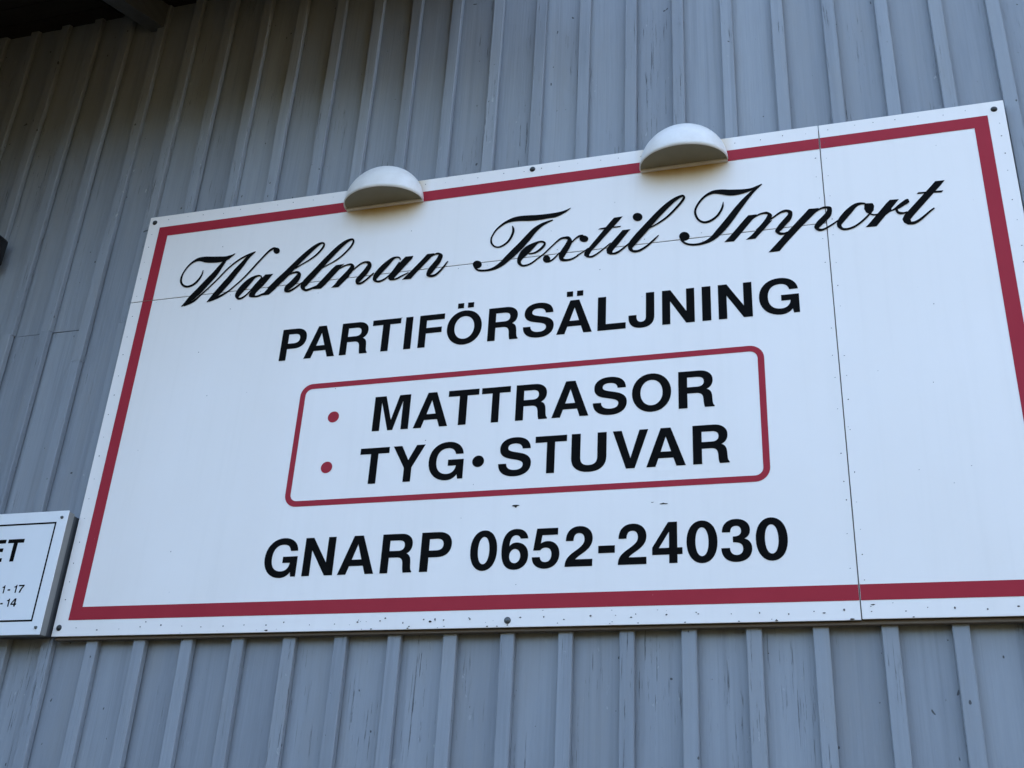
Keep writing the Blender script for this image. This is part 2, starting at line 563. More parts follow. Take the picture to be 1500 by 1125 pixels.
GLYPH = {
    'P': 'M 73 0 V 718 H 380 C 540 718 627 625 627 489 C 627 355 540 258 380 258 H 223 V 0 Z M 223 384 H 350 C 435 384 477 420 477 489 C 477 560 435 594 350 594 H 223 Z',
    'R': 'M 76 0 V 718 H 427 C 570 718 657 640 657 523 C 657 440 620 380 553 349 C 620 325 640 270 643 180 C 646 100 648 40 677 24 V 0 H 515 C 500 40 497 90 494 150 C 490 235 465 281 374 281 H 226 V 0 Z M 226 404 H 390 C 468 404 507 440 507 500 C 507 565 470 595 390 595 H 226 Z',
    'A': 'M 20 0 L 273 718 H 447 L 702 0 H 540 L 489 154 H 231 L 180 0 Z M 270 273 L 361 555 L 451 273 Z',
    'T': 'M 14 595 V 718 H 598 V 595 H 381 V 0 H 231 V 595 Z',
    'I': rect(64, 214, 0, 718),
    'F': 'M 76 0 V 718 H 587 V 595 H 226 V 429 H 543 V 306 H 226 V 0 Z',
    'E': 'M 76 0 V 718 H 614 V 595 H 226 V 439 H 579 V 320 H 226 V 123 H 621 V 0 Z',
    'L': 'M 76 0 V 718 H 226 V 131 H 583 V 0 Z',
    'N': 'M 69 0 V 718 H 223 L 507 244 V 718 H 654 V 0 H 500 L 216 478 V 0 Z',
    'M': 'M 69 0 V 718 H 287 L 418 213 L 550 718 H 765 V 0 H 622 V 590 L 466 0 H 369 L 212 590 V 0 Z',
    'V': 'M 19 718 L 257 0 H 411 L 648 718 H 493 L 335 192 L 177 718 Z',
    'Y': 'M 15 718 H 187 L 334 430 L 482 718 H 653 L 410 278 V 0 H 260 V 278 Z',
    'U': 'M 72 718 V 254 C 72 80 180 -19 362 -19 C 545 -19 651 80 651 254 V 718 H 501 V 262 C 501 160 455 110 362 110 C 268 110 222 160 222 262 V 718 Z',
    'J': 'M 334 718 H 484 V 218 C 484 65 400 -18 250 -18 C 105 -18 22 65 22 215 V 262 H 166 V 225 C 166 150 195 110 250 110 C 307 110 334 145 334 220 Z',
    'O': oval(44, 734, -19, 737, 0.575) + ' ' + oval(194, 584, 110, 608, 0.575),
    'S': 'M 39 232 H 184 C 186 145 245 104 345 104 C 440 104 482 150 482 200 C 482 258 430 280 330 303 L 250 322 C 110 355 60 420 60 522 C 60 665 180 737 330 737 C 500 737 610 660 612 505 H 467 C 462 580 410 614 325 614 C 245 614 207 580 207 535 C 207 492 240 470 340 447 L 420 428 C 560 395 629 330 629 220 C 629 75 520 -19 340 -19 C 150 -19 40 70 39 232 Z',
    'G': 'M 613 0 L 598 83 C 545 15 485 -19 397 -19 C 190 -19 44 140 44 357 C 44 585 190 737 400 737 C 570 737 690 640 705 485 H 557 C 540 570 485 610 400 610 C 270 610 194 515 194 355 C 194 200 270 106 402 106 C 500 106 560 165 570 262 H 416 V 381 H 713 V 0 Z',
    '0': oval(32, 524, -19, 710, 0.60) + ' ' + oval(174, 382, 100, 590, 0.60),
    '1': 'M 378 0 V 710 H 268 C 255 620 180 580 69 578 V 482 H 234 V 0 Z',
    '2': 'M 26 0 C 28 120 70 180 190 262 C 310 345 365 385 365 470 C 365 545 325 585 270 585 C 205 585 172 540 172 450 H 34 C 34 615 125 710 275 710 C 420 710 511 615 511 485 C 511 365 440 295 330 220 C 265 178 230 150 212 125 H 511 V 0 Z',
    '3': 'M 216 312 V 411 C 310 411 350 440 350 505 C 350 560 318 590 270 590 C 208 590 180 550 178 485 H 44 C 46 625 130 710 272 710 C 405 710 492 635 492 520 C 492 445 460 395 400 370 C 475 350 516 290 516 205 C 516 70 415 -19 270 -19 C 115 -19 30 70 27 220 H 166 C 168 145 205 98 272 98 C 335 98 374 140 374 205 C 374 285 320 312 216 312 Z',
    '4': 'M 306 0 V 148 H 27 V 275 L 292 710 H 442 V 264 H 526 V 148 H 442 V 0 Z M 306 264 V 540 L 138 264 Z',
    '5': 'M 480 698 V 575 H 203 L 180 430 C 215 455 255 468 300 468 C 430 468 516 370 516 232 C 516 85 415 -19 265 -19 C 120 -19 30 60 27 190 H 170 C 178 130 212 98 268 98 C 335 98 374 148 374 226 C 374 305 335 352 268 352 C 225 352 195 338 175 306 H 46 L 102 698 Z',
    '6': 'M 508 530 H 369 C 360 570 330 595 285 595 C 215 595 178 530 172 405 C 205 445 245 465 300 465 C 430 465 520 370 520 228 C 520 80 420 -19 280 -19 C 115 -19 31 95 31 330 C 31 580 120 710 290 710 C 410 710 495 645 508 530 Z ' + oval(176, 377, 98, 350, 0.56),
    '7': 'M 528 698 V 585 C 400 440 310 240 290 0 H 140 C 165 220 240 410 375 570 H 25 V 698 Z',
    '-': rect(27, 306, 215, 345),
}
GLYPH['\u00c4'] = GLYPH['A'] + ' ' + rect(200, 322, 800, 915) + ' ' + rect(398, 520, 800, 915)
GLYPH['\u00d6'] = GLYPH['O'] + ' ' + rect(229, 351, 792, 907) + ' ' + rect(427, 549, 792, 907)


def outlines(path):
    tok = path.split()
    i, cur, loop, loops = 0, (0, 0), [], []
    while i < len(tok):
        c = tok[i]
        if c == 'M':
            cur = (float(tok[i + 1]), float(tok[i + 2]))
            loop = [cur]
            i += 3
        elif c == 'L':
            cur = (float(tok[i + 1]), float(tok[i + 2]))
            loop.append(cur)
            i += 3
        elif c == 'H':
            cur = (float(tok[i + 1]), cur[1])
            loop.append(cur)
            i += 2
        elif c == 'V':
            cur = (cur[0], float(tok[i + 1]))
            loop.append(cur)
            i += 2
        elif c == 'C':
            v = [float(t) for t in tok[i + 1:i + 7]]
            seg = bezier(cur, v[0:2], v[2:4], v[4:6])
            loop += seg
            cur = seg[-1]
            i += 7
        else:
            if math.dist(loop[0], loop[-1]) < 1e-6:
                loop.pop()
            loops.append(loop)
            i += 1
    return loops


def glyph_mesh(ch, x_left, x_right, base, size, y):
    """one letter: outlines with counters, filled flat"""
    size = size / 1000.0
    loops = outlines(GLYPH[ch])
    lo = min(p[0] for l in loops for p in l)
    hi = max(p[0] for l in loops for p in l)
    sx = size if x_right is None else (x_right - x_left) / (hi - lo)
    cu = bpy.data.curves.new('letter', 'CURVE')
    cu.dimensions = '2D'
    cu.fill_mode = 'BOTH'
    for l in loops:
        sp = cu.splines.new('POLY')
        sp.points.add(len(l) - 1)
        for p, (gx, gz) in zip(sp.points, l):
            p.co = (x_left + (gx - lo) * sx, base + gz * size, 0, 1)
        sp.use_cyclic_u = True
    tmp = bpy.data.objects.new('tmp', cu)
    me = bpy.data.meshes.new_from_object(tmp)
    bpy.data.objects.remove(tmp)
    bpy.data.curves.remove(cu)
    me.transform(Matrix(((1, 0, 0, 0), (0, 0, 1, y), (0, 1, 0, 0), (0, 0, 0, 1))))
    for f in me.polygons:
        if f.normal.y > 0:
            me.flip_normals()
            break
    return me


def spline(pts, n):
    """Catmull-Rom through tuples"""
    out = []
    for i in range(len(pts) - 1):
        p0 = pts[max(i - 1, 0)]
        p1, p2 = pts[i], pts[i + 1]
        p3 = pts[min(i + 2, len(pts) - 1)]
        for j in range(n):
            t = j / n
            out.append(tuple(0.5 * (2 * b + (c - a) * t + (2 * a - 5 * b + 4 * c - d) * t * t + (3 * b - a - 3 * c + d) * t ** 3)
                             for a, b, c, d in zip(p0, p1, p2, p3)))
    out.append(pts[-1])
    return out


def script_mesh(word):
    """broad-pen strokes given by both edges of the pen line (millimetres on the panel)"""
    polys = []
    for s, (kind, txt) in enumerate(word):
        y0 = FILM - 0.00004 * s
        rows = [tuple(float(v) / 1000 for v in t.split()) for t in txt.split(',')]
        if kind == 'fill':
            polys.append((rows, y0))
        else:
            pts = []
            for a, b, c, d in spline(rows, 5):
                w = math.hypot(a - c, b - d) or 1e-6
                ex, ez = (a - c) / w * 0.0005, (b - d) / w * 0.0005
                pts.append((a + ex, b + ez, c - ex, d - ez))
            for i in range(len(pts) - 1):
                a, b = pts[i], pts[i + 1]
                y = y0 - 0.0004 * (1 + i / len(pts))
                polys.append(([(a[0], a[1]), (b[0], b[1]), (b[2], b[3]), (a[2], a[3])], y))
    return sheet_mesh('script_word', polys)


# pen strokes of the three script words, in millimetres from the signboard's upper left corner
WORD_ONE = [
    ('pen', '277.3 -268.7 279.7 -269.7, 274.4 -286.1 279.9 -289.1, 265.7 -303.9 272.4 -309.3, 250.5 -320.9 256.4 -328.2, 229.9 -328.8 232.7 -336.4, 212 -323.4 209.5 -330.7, 200.9 -310.7 193.2 -312.4, 197.4 -293.9 189.9 -291.3, 200.2 -273 195 -269.8, 211.6 -250 206.9 -245.9, 229.2 -233.2 224 -226.6, 253.1 -227.5 247.3 -213.3, 280.2 -236.4 275.5 -211.7, 308.2 -241.4 302.8 -215.1, 339.1 -243.2 332.3 -218.7, 369.1 -238.9 361.2 -221.4, 389.2 -224.5 384.9 -217.9, 399.1 -215.2 397.8 -213.5'),
    ('pen', '369.2 -227.6 372.4 -230.5, 347.4 -249 359.4 -259.1, 321.9 -283.4 340.3 -299.2, 293.9 -316.4 313.9 -334.7, 269.1 -347.1 289.3 -366.2, 245.1 -375.4 262.4 -392.4, 231.6 -396.1 241.9 -407, 218.8 -414.4 220.2 -416'),
    ('pen', '231.3 -414.9 229.4 -412, 254.1 -407.7 250.2 -401.9, 272 -398 266.4 -391.6, 292.3 -376.8 288.1 -372.4, 316.6 -352.2 312.8 -348.4, 348.1 -318 344.3 -314.3, 376.8 -283.5 372.8 -279.4, 404.2 -258.1 400.3 -253.4, 433 -239.9 429 -234, 459.9 -228.4 456.3 -222.3, 481.2 -218.4 479.9 -216'),
    ('pen', '477.6 -217.1 479.9 -219.9, 449.8 -233 459.2 -242.7, 428.6 -258.1 443.3 -271.3, 408.3 -282 426.2 -297.7, 387 -312.3 406.5 -329.3, 368.2 -337 388.1 -354.7, 347.7 -364.8 366.8 -382.3, 335.9 -382.5 349.9 -397.2, 320.5 -407.5 321.9 -409.1'),
    ('pen', '329.5 -408 328 -405.6, 352.6 -401.7 348.2 -394.7, 374.3 -392.5 369.2 -385.1, 400 -376.4 395.9 -371.3, 427.4 -352.3 423.4 -347.9, 454.4 -325.3 450.2 -321.1, 480.9 -293.8 476 -289.3, 504.4 -263.3 499.6 -258.7, 526 -237.1 521.1 -232.1, 540.9 -223 535.7 -216.3, 554.7 -217.4 551.5 -208.5, 563.6 -221.4 564 -212.4'),
    ('fill', '578.2 -225.9, 578 -230.9, 575.8 -234.9, 572 -237.3, 567.2 -237.6, 562 -236, 557.2 -232.5, 553.6 -227.7, 551.7 -222.4, 551.9 -217.3, 554 -213.3, 557.9 -210.9, 562.8 -210.6, 568 -212.3, 572.8 -215.8, 576.3 -220.6'),
    ('pen', '526.3 -333.3 522.7 -334.1, 522.1 -323.7 519.6 -327.6, 510.3 -319.2 512 -325.5, 492.8 -321 499 -330.2, 470.5 -331.6 486.1 -348.3, 449.1 -352.3 469.3 -371.1, 433.8 -376.5 453.4 -391.1, 431.5 -397.5 447 -400.7, 445.5 -412.3 446.7 -404.8, 460.8 -411.2 457 -404.8, 476.3 -400.2 472.2 -395.6, 492.9 -380.9 488.9 -377.2, 508.8 -357.4 504.8 -353.7, 524 -341.7 518.3 -336.8, 526 -331.8 522 -329.4'),
    ('fill', '568 -321, 536.5 -320.1, 523.3 -335, 496 -375.1, 485.1 -394.7, 486.3 -404.6, 494.9 -409.5, 513.5 -410.5, 509.5 -399.1, 513.1 -391.5, 537 -365.2, 562.2 -329.3'),
    ('pen', '502.3 -410.1 501 -405.8, 522.8 -410.6 520.1 -404, 537.9 -405.1 534.5 -399.4, 546.2 -398.8 544.3 -396'),
    ('pen', '652.2 -312 650 -308.6, 676.9 -297.9 674.3 -294, 703.1 -283.6 699.8 -278.9, 726.5 -267.3 722 -261.9, 744 -248.3 738.3 -243, 753.3 -230.4 746.5 -226.8, 749.5 -216 745.8 -221, 735.2 -212.2 738.7 -220.2, 714.4 -220.1 723 -231.7, 689.9 -238.3 702.6 -253.1, 661.7 -264.4 676.8 -280.6, 636.9 -291.1 653.5 -308.1, 612.4 -317.4 630.1 -335.7, 587.8 -342.4 606.4 -361.6, 566.2 -366.5 585.1 -385.9, 554.5 -378.4 572.5 -397.7'),
    ('fill', '568.1 -364.9, 540.1 -400.1, 536.1 -406.4, 563.8 -406.8, 573.6 -398.2, 588.2 -383.6'),
    ('pen', '610.8 -359.4 607.9 -356.6, 622.7 -344.7 619.4 -341.3, 634.8 -333.8 631.9 -329.6, 650.5 -329.6 648.3 -323.5, 663.1 -331.7 664 -323.1, 664.2 -333.3 677.5 -336.6, 655.4 -345.4 673.9 -360.4, 639.4 -364 657 -382.3, 623.8 -380.5 639.8 -395.5, 624.1 -400.4 634.1 -394.4, 642.8 -405.8 640.2 -397.9, 659.2 -397.9 655.1 -391.9, 676.8 -384.9 672.7 -379.7, 691.1 -372.7 688.2 -369'),
    ('pen', '753.9 -324.4 751.9 -321.2, 776.2 -313.3 774.3 -310.1, 800.7 -301.4 798.1 -297.5, 824.9 -285.2 821.2 -280.6, 845.8 -264.1 841.3 -259.4, 859.4 -245.9 854 -241.5, 865.7 -228.8 859.1 -226.2, 860.4 -215.1 857.8 -220.8, 846.2 -212.8 850 -221.3, 824.3 -221.1 833 -233.2, 798.8 -240.6 812.1 -255.7, 773.2 -268.1 788.1 -283.7, 747.9 -296.9 764.3 -313.2, 725.3 -324.4 742.8 -341.6, 702.7 -350.5 721.2 -368.3, 687.5 -371.6 706.8 -386.8, 685.1 -393.3 701 -392.8, 703.8 -409 704.9 -400.7, 719.9 -407.1 716.9 -400, 733.8 -402.5 730.2 -395.8, 749.2 -395.2 746.6 -390.4'),
    ('fill', '838.1 -315.1, 808.1 -315.9, 793.3 -330.7, 742.6 -392.2, 732.7 -404.2, 763.9 -405.7, 778.5 -391.1, 826.8 -330.8, 828.7 -325.5'),
    ('pen', '825.4 -334.6 823.7 -332.1, 839.9 -326 837.6 -322, 854.5 -323.2 852.8 -317.6, 865.5 -325.4 866.6 -317.5, 865.5 -326.4 878.6 -330.2, 858.1 -339.3 873.5 -351.7, 846.4 -353.2 861 -367.8, 828.5 -374.2 843.6 -389.1, 819.7 -385.6 835 -400.2'),
    ('fill', '846.3 -352.7, 814.6 -392.7, 801.9 -406.8, 829.3 -407.6, 866.1 -367.5'),
    ('pen', '871.4 -351.6 869 -348.8, 890 -335.2 886.8 -331.1, 906.3 -324.1 903.3 -318.8, 920.2 -321.9 919.1 -314.9, 928.9 -327.8 936 -319.5, 928 -331.1 943.1 -339, 916.5 -350.3 932 -363.7, 901.4 -369.7 916.7 -384.3, 891 -385.2 906.7 -396.3, 895.4 -403 902 -396.4, 911 -406.4 908.4 -399.6, 928.2 -396.8 924.3 -391.5, 944 -382 940.2 -377.5, 957 -368 954.2 -364.9'),
    ('pen', '1050.4 -325.3 1046.8 -327.4, 1043.6 -314.3 1041.6 -318.7, 1030.3 -310.7 1031.9 -316.5, 1014.4 -313.8 1021.4 -323.7, 993 -328.8 1006.6 -344.2, 971.7 -350.5 987.8 -366.6, 957.1 -373.8 973.3 -386, 955.8 -395.2 967.9 -393.7, 972.3 -406.7 972.5 -399.5, 988.6 -404.8 985.7 -398.4, 1005.3 -395.2 1001.8 -390.5, 1020.9 -378.8 1017.6 -375.5, 1035.9 -356.1 1032.5 -353, 1049.7 -338.1 1044.5 -333.4'),
    ('fill', '1094.2 -315.9, 1064.9 -315.3, 1053.8 -328.4, 1023.1 -366.8, 1011.5 -385.7, 1011.1 -397.8, 1018.5 -404.7, 1034.7 -405.3, 1033.2 -396.5, 1038 -390.4, 1062.1 -360.9, 1090.8 -326.4'),
    ('pen', '1025.1 -404.6 1023.9 -400.8, 1042.8 -403.7 1040.4 -397.9, 1057.1 -396.5 1054.3 -391.3, 1070.9 -389.6 1068.7 -385.5, 1084.6 -382.5 1083.2 -380'),
    ('fill', '1170.9 -315.1, 1143.9 -315.3, 1130.7 -331.6, 1079.8 -388.8, 1061.4 -406.8, 1093.9 -407.5, 1104.8 -393.3, 1157.8 -332.4, 1164.3 -323.7'),
    ('pen', '1161.7 -328.1 1160.2 -325.6, 1174.6 -321.7 1172.8 -317.4, 1184.4 -323.3 1185 -315.9, 1185.9 -325.2 1200.2 -327.1, 1179.3 -341.2 1194.9 -353, 1165.3 -359.8 1180.8 -374.1, 1151.9 -380.6 1168.6 -393.1, 1150 -402 1163.3 -399.2, 1167.3 -409.7 1166.3 -401.5, 1182.9 -406.1 1179.3 -399.6, 1196.8 -393.8 1192.3 -388.6, 1209.8 -377.5 1205.6 -373.3, 1218 -363.3 1214.5 -360.1, 1222.9 -355.2 1221.4 -353.6'),
]
WORD_TWO = [
    ('pen', '1438.6 -243 1440.5 -242.7, 1439.8 -255.5 1446.8 -255.7, 1439.6 -268.5 1447.1 -271.7, 1434.6 -284.3 1441.3 -289.2, 1426.3 -300 1431.3 -305.6, 1412.8 -312.3 1416 -318.1, 1396.6 -318.9 1397.6 -324.1, 1382.7 -314.2 1380.6 -318.9, 1373.3 -301 1367.9 -303.1, 1370.9 -286.6 1365.7 -285.1, 1374.6 -273.4 1370.4 -270.3, 1384.9 -255.1 1380.7 -250.7, 1401.7 -239.3 1397.6 -233.2, 1421.3 -228.9 1417.3 -219.9, 1446.3 -225.5 1442.3 -210, 1470.8 -227.1 1468.4 -207.5, 1501 -231.1 1498.9 -209.4, 1531.5 -232.1 1528.8 -212, 1561.5 -230.3 1558.6 -212.6, 1586.8 -229.2 1583 -212.2, 1606.6 -222.4 1602.6 -210.3, 1623.1 -213.4 1620.2 -206.8, 1638.2 -201.1 1637.7 -200.1'),
    ('pen', '1578 -237.6 1579.3 -241.6, 1559.5 -241.2 1562.4 -248.5, 1535.9 -249 1542.1 -260.4, 1511.5 -264.3 1523.1 -279.4, 1488.4 -289 1503.8 -306.3, 1466.8 -314 1483.1 -332.9, 1445.6 -336.3 1461.8 -356.2, 1425.1 -358.4 1439.7 -376.7, 1408 -378.6 1419 -394, 1391.2 -393.3 1397.5 -405.4, 1373.4 -401.9 1376.1 -410.4, 1354.3 -404.1 1355.2 -411, 1334.7 -401.1 1334.1 -407.7, 1325.7 -395.2 1321.9 -399.7, 1319.7 -383.3 1313.5 -387'),
    ('fill', '1342.2 -382.2, 1341.4 -388, 1338.3 -392.5, 1333.3 -395.2, 1327.2 -395.6, 1321 -393.6, 1315.5 -389.6, 1311.7 -384.2, 1310 -378.1, 1310.8 -372.3, 1314 -367.7, 1319 -365, 1325.1 -364.6, 1331.3 -366.6, 1336.8 -370.6, 1340.6 -376.1'),
    ('pen', '1502.1 -364.5 1501.2 -360.6, 1524.9 -362.7 1522.7 -356.9, 1542.9 -352.7 1538.2 -346, 1555.9 -338.2 1549.6 -332.7, 1556.7 -324.5 1551 -328, 1544.3 -316.9 1544.2 -323.2, 1529.2 -317.5 1532.1 -324.6, 1508.9 -323.4 1518.8 -339.7, 1490.3 -332.7 1506.3 -354.6, 1474 -349.7 1491.9 -368.7, 1464.7 -373.1 1479.2 -382, 1466 -394.3 1476.1 -391.5, 1480.7 -408.1 1482.4 -401.2, 1497.2 -408.5 1495.5 -402.3, 1514.6 -401.8 1511.9 -396.6, 1533.7 -387.1 1530.8 -382.7, 1552.6 -372.4 1549.9 -368.6, 1571.5 -353.8 1568.7 -350.1, 1590.4 -335.3 1587.5 -331.3, 1607.1 -321.4 1604.1 -315.7, 1620.6 -319.2 1619.7 -311.7, 1630.9 -323.6 1636.4 -313.8, 1630.4 -328.7 1646.4 -333.3, 1622.9 -344.2 1639 -356.4, 1612.2 -361.7 1629.1 -375.3, 1604.2 -379.9 1622.1 -388.7, 1608.4 -399.6 1618.7 -393.1, 1622.6 -406.1 1623.3 -397.4, 1638 -406 1636.8 -399.6, 1652.8 -401.8 1650.7 -396.5, 1669.3 -392.3 1667.3 -388.1'),
    ('fill', '1575.8 -391.4, 1575 -396.9, 1572.4 -401.2, 1568.4 -403.9, 1563.6 -404.3, 1558.7 -402.6, 1554.4 -398.9, 1551.5 -393.8, 1550.3 -388.1, 1551 -382.6, 1553.6 -378.2, 1557.6 -375.6, 1562.4 -375.1, 1567.4 -376.9, 1571.6 -380.6, 1574.6 -385.7'),
    ('pen', '1568.2 -404.5 1566.1 -397.9, 1580.5 -400.6 1577.9 -395.4, 1592.6 -390.4 1589.4 -386.4, 1607.4 -372.3 1604.9 -369.3'),
    ('pen', '1634.5 -350.6 1632.6 -348.2, 1647.3 -338 1644.5 -334.5, 1659.6 -325.3 1656.9 -321, 1671.8 -319.7 1669.7 -312.8, 1683.9 -321 1683.1 -312.5'),
    ('fill', '1700.3 -330.2, 1699.2 -334.9, 1696.1 -338.7, 1691.4 -340.8, 1685.8 -341, 1680.1 -339.2, 1675.2 -335.8, 1671.9 -331.2, 1670.6 -326.1, 1671.6 -321.3, 1674.7 -317.6, 1679.5 -315.4, 1685.1 -315.3, 1690.8 -317, 1695.7 -320.5, 1699 -325.1'),
    ('pen', '1665.3 -392.2 1663.3 -388.2, 1677.6 -385.1 1675.8 -381.5, 1692.1 -375.8 1690.3 -372.8, 1702.2 -367 1700.8 -364.9'),
    ('fill', '1812.2 -258.9, 1783.6 -260.2, 1773.2 -272.4, 1701.5 -365.9, 1688.8 -380.1, 1687 -392, 1696 -401.2, 1707.5 -403.2, 1704.2 -393, 1714.2 -374.9, 1726.5 -362, 1800.5 -273.9'),
    ('fill', '1731.2 -298.7, 1737.9 -294.7, 1754.6 -293.3, 1807.3 -295.2, 1804.9 -299.7, 1777.8 -299.3, 1746.4 -300.8'),
    ('pen', '1698.2 -401.7 1697.9 -397.3, 1713.5 -403.8 1711.9 -397.6, 1728.4 -396.6 1725.9 -391.7, 1744.7 -384.4 1742.4 -380.6, 1761 -370.6 1758.9 -367.3, 1775 -357.3 1773.6 -355.3'),
    ('fill', '1837.8 -312.2, 1811.8 -312.7, 1802.4 -324, 1769.7 -364.2, 1760 -380.9, 1762.5 -395.1, 1772.5 -401.1, 1783.1 -401.1, 1779.5 -390.4, 1784.1 -382.7, 1798.1 -365.2, 1830.8 -321'),
    ('pen', '1772.8 -400.5 1772.2 -396.1, 1792.4 -401 1790.3 -394, 1809.2 -391.4 1806.2 -386, 1827.8 -375.3 1825 -371.1, 1843.7 -360.3 1841.8 -357.5'),
    ('fill', '1876.9 -271, 1875.7 -277, 1872.2 -281.7, 1867 -284.5, 1860.9 -284.8, 1854.7 -282.7, 1849.5 -278.5, 1846 -272.7, 1844.7 -266.4, 1845.9 -260.3, 1849.4 -255.6, 1854.6 -252.8, 1860.8 -252.5, 1867 -254.7, 1872.2 -258.9, 1875.7 -264.7'),
    ('pen', '1897.2 -319.3 1896 -316.1, 1916.2 -311.3 1914.4 -307.1, 1937.7 -299.3 1935.1 -294.3, 1961.7 -282 1958 -276.4, 1985.6 -257.4 1981.3 -251.7, 2003.7 -236 1998.7 -230.4, 2014.5 -217.9 2008.3 -214.7, 2008.3 -205 2007.3 -212.2, 1994 -206.4 1997.4 -215.6, 1970.8 -216.9 1978.1 -230, 1943 -238.5 1953.9 -254.5, 1916.1 -265.4 1928.9 -282.1, 1891.9 -292.5 1906.1 -310, 1870.2 -316.9 1885.5 -335.5, 1848.8 -342 1864.8 -360.1, 1833 -366.4 1849.3 -379.6, 1832.2 -388.6 1844.2 -385.9, 1846.7 -402.1 1848.5 -394.1, 1864.8 -402.6 1863 -395.3, 1881.7 -394.7 1878.7 -388.4, 1898.1 -382.6 1894.8 -377.4, 1914.3 -366.6 1911.2 -362.1, 1929.2 -349.5 1928 -347.7'),
]
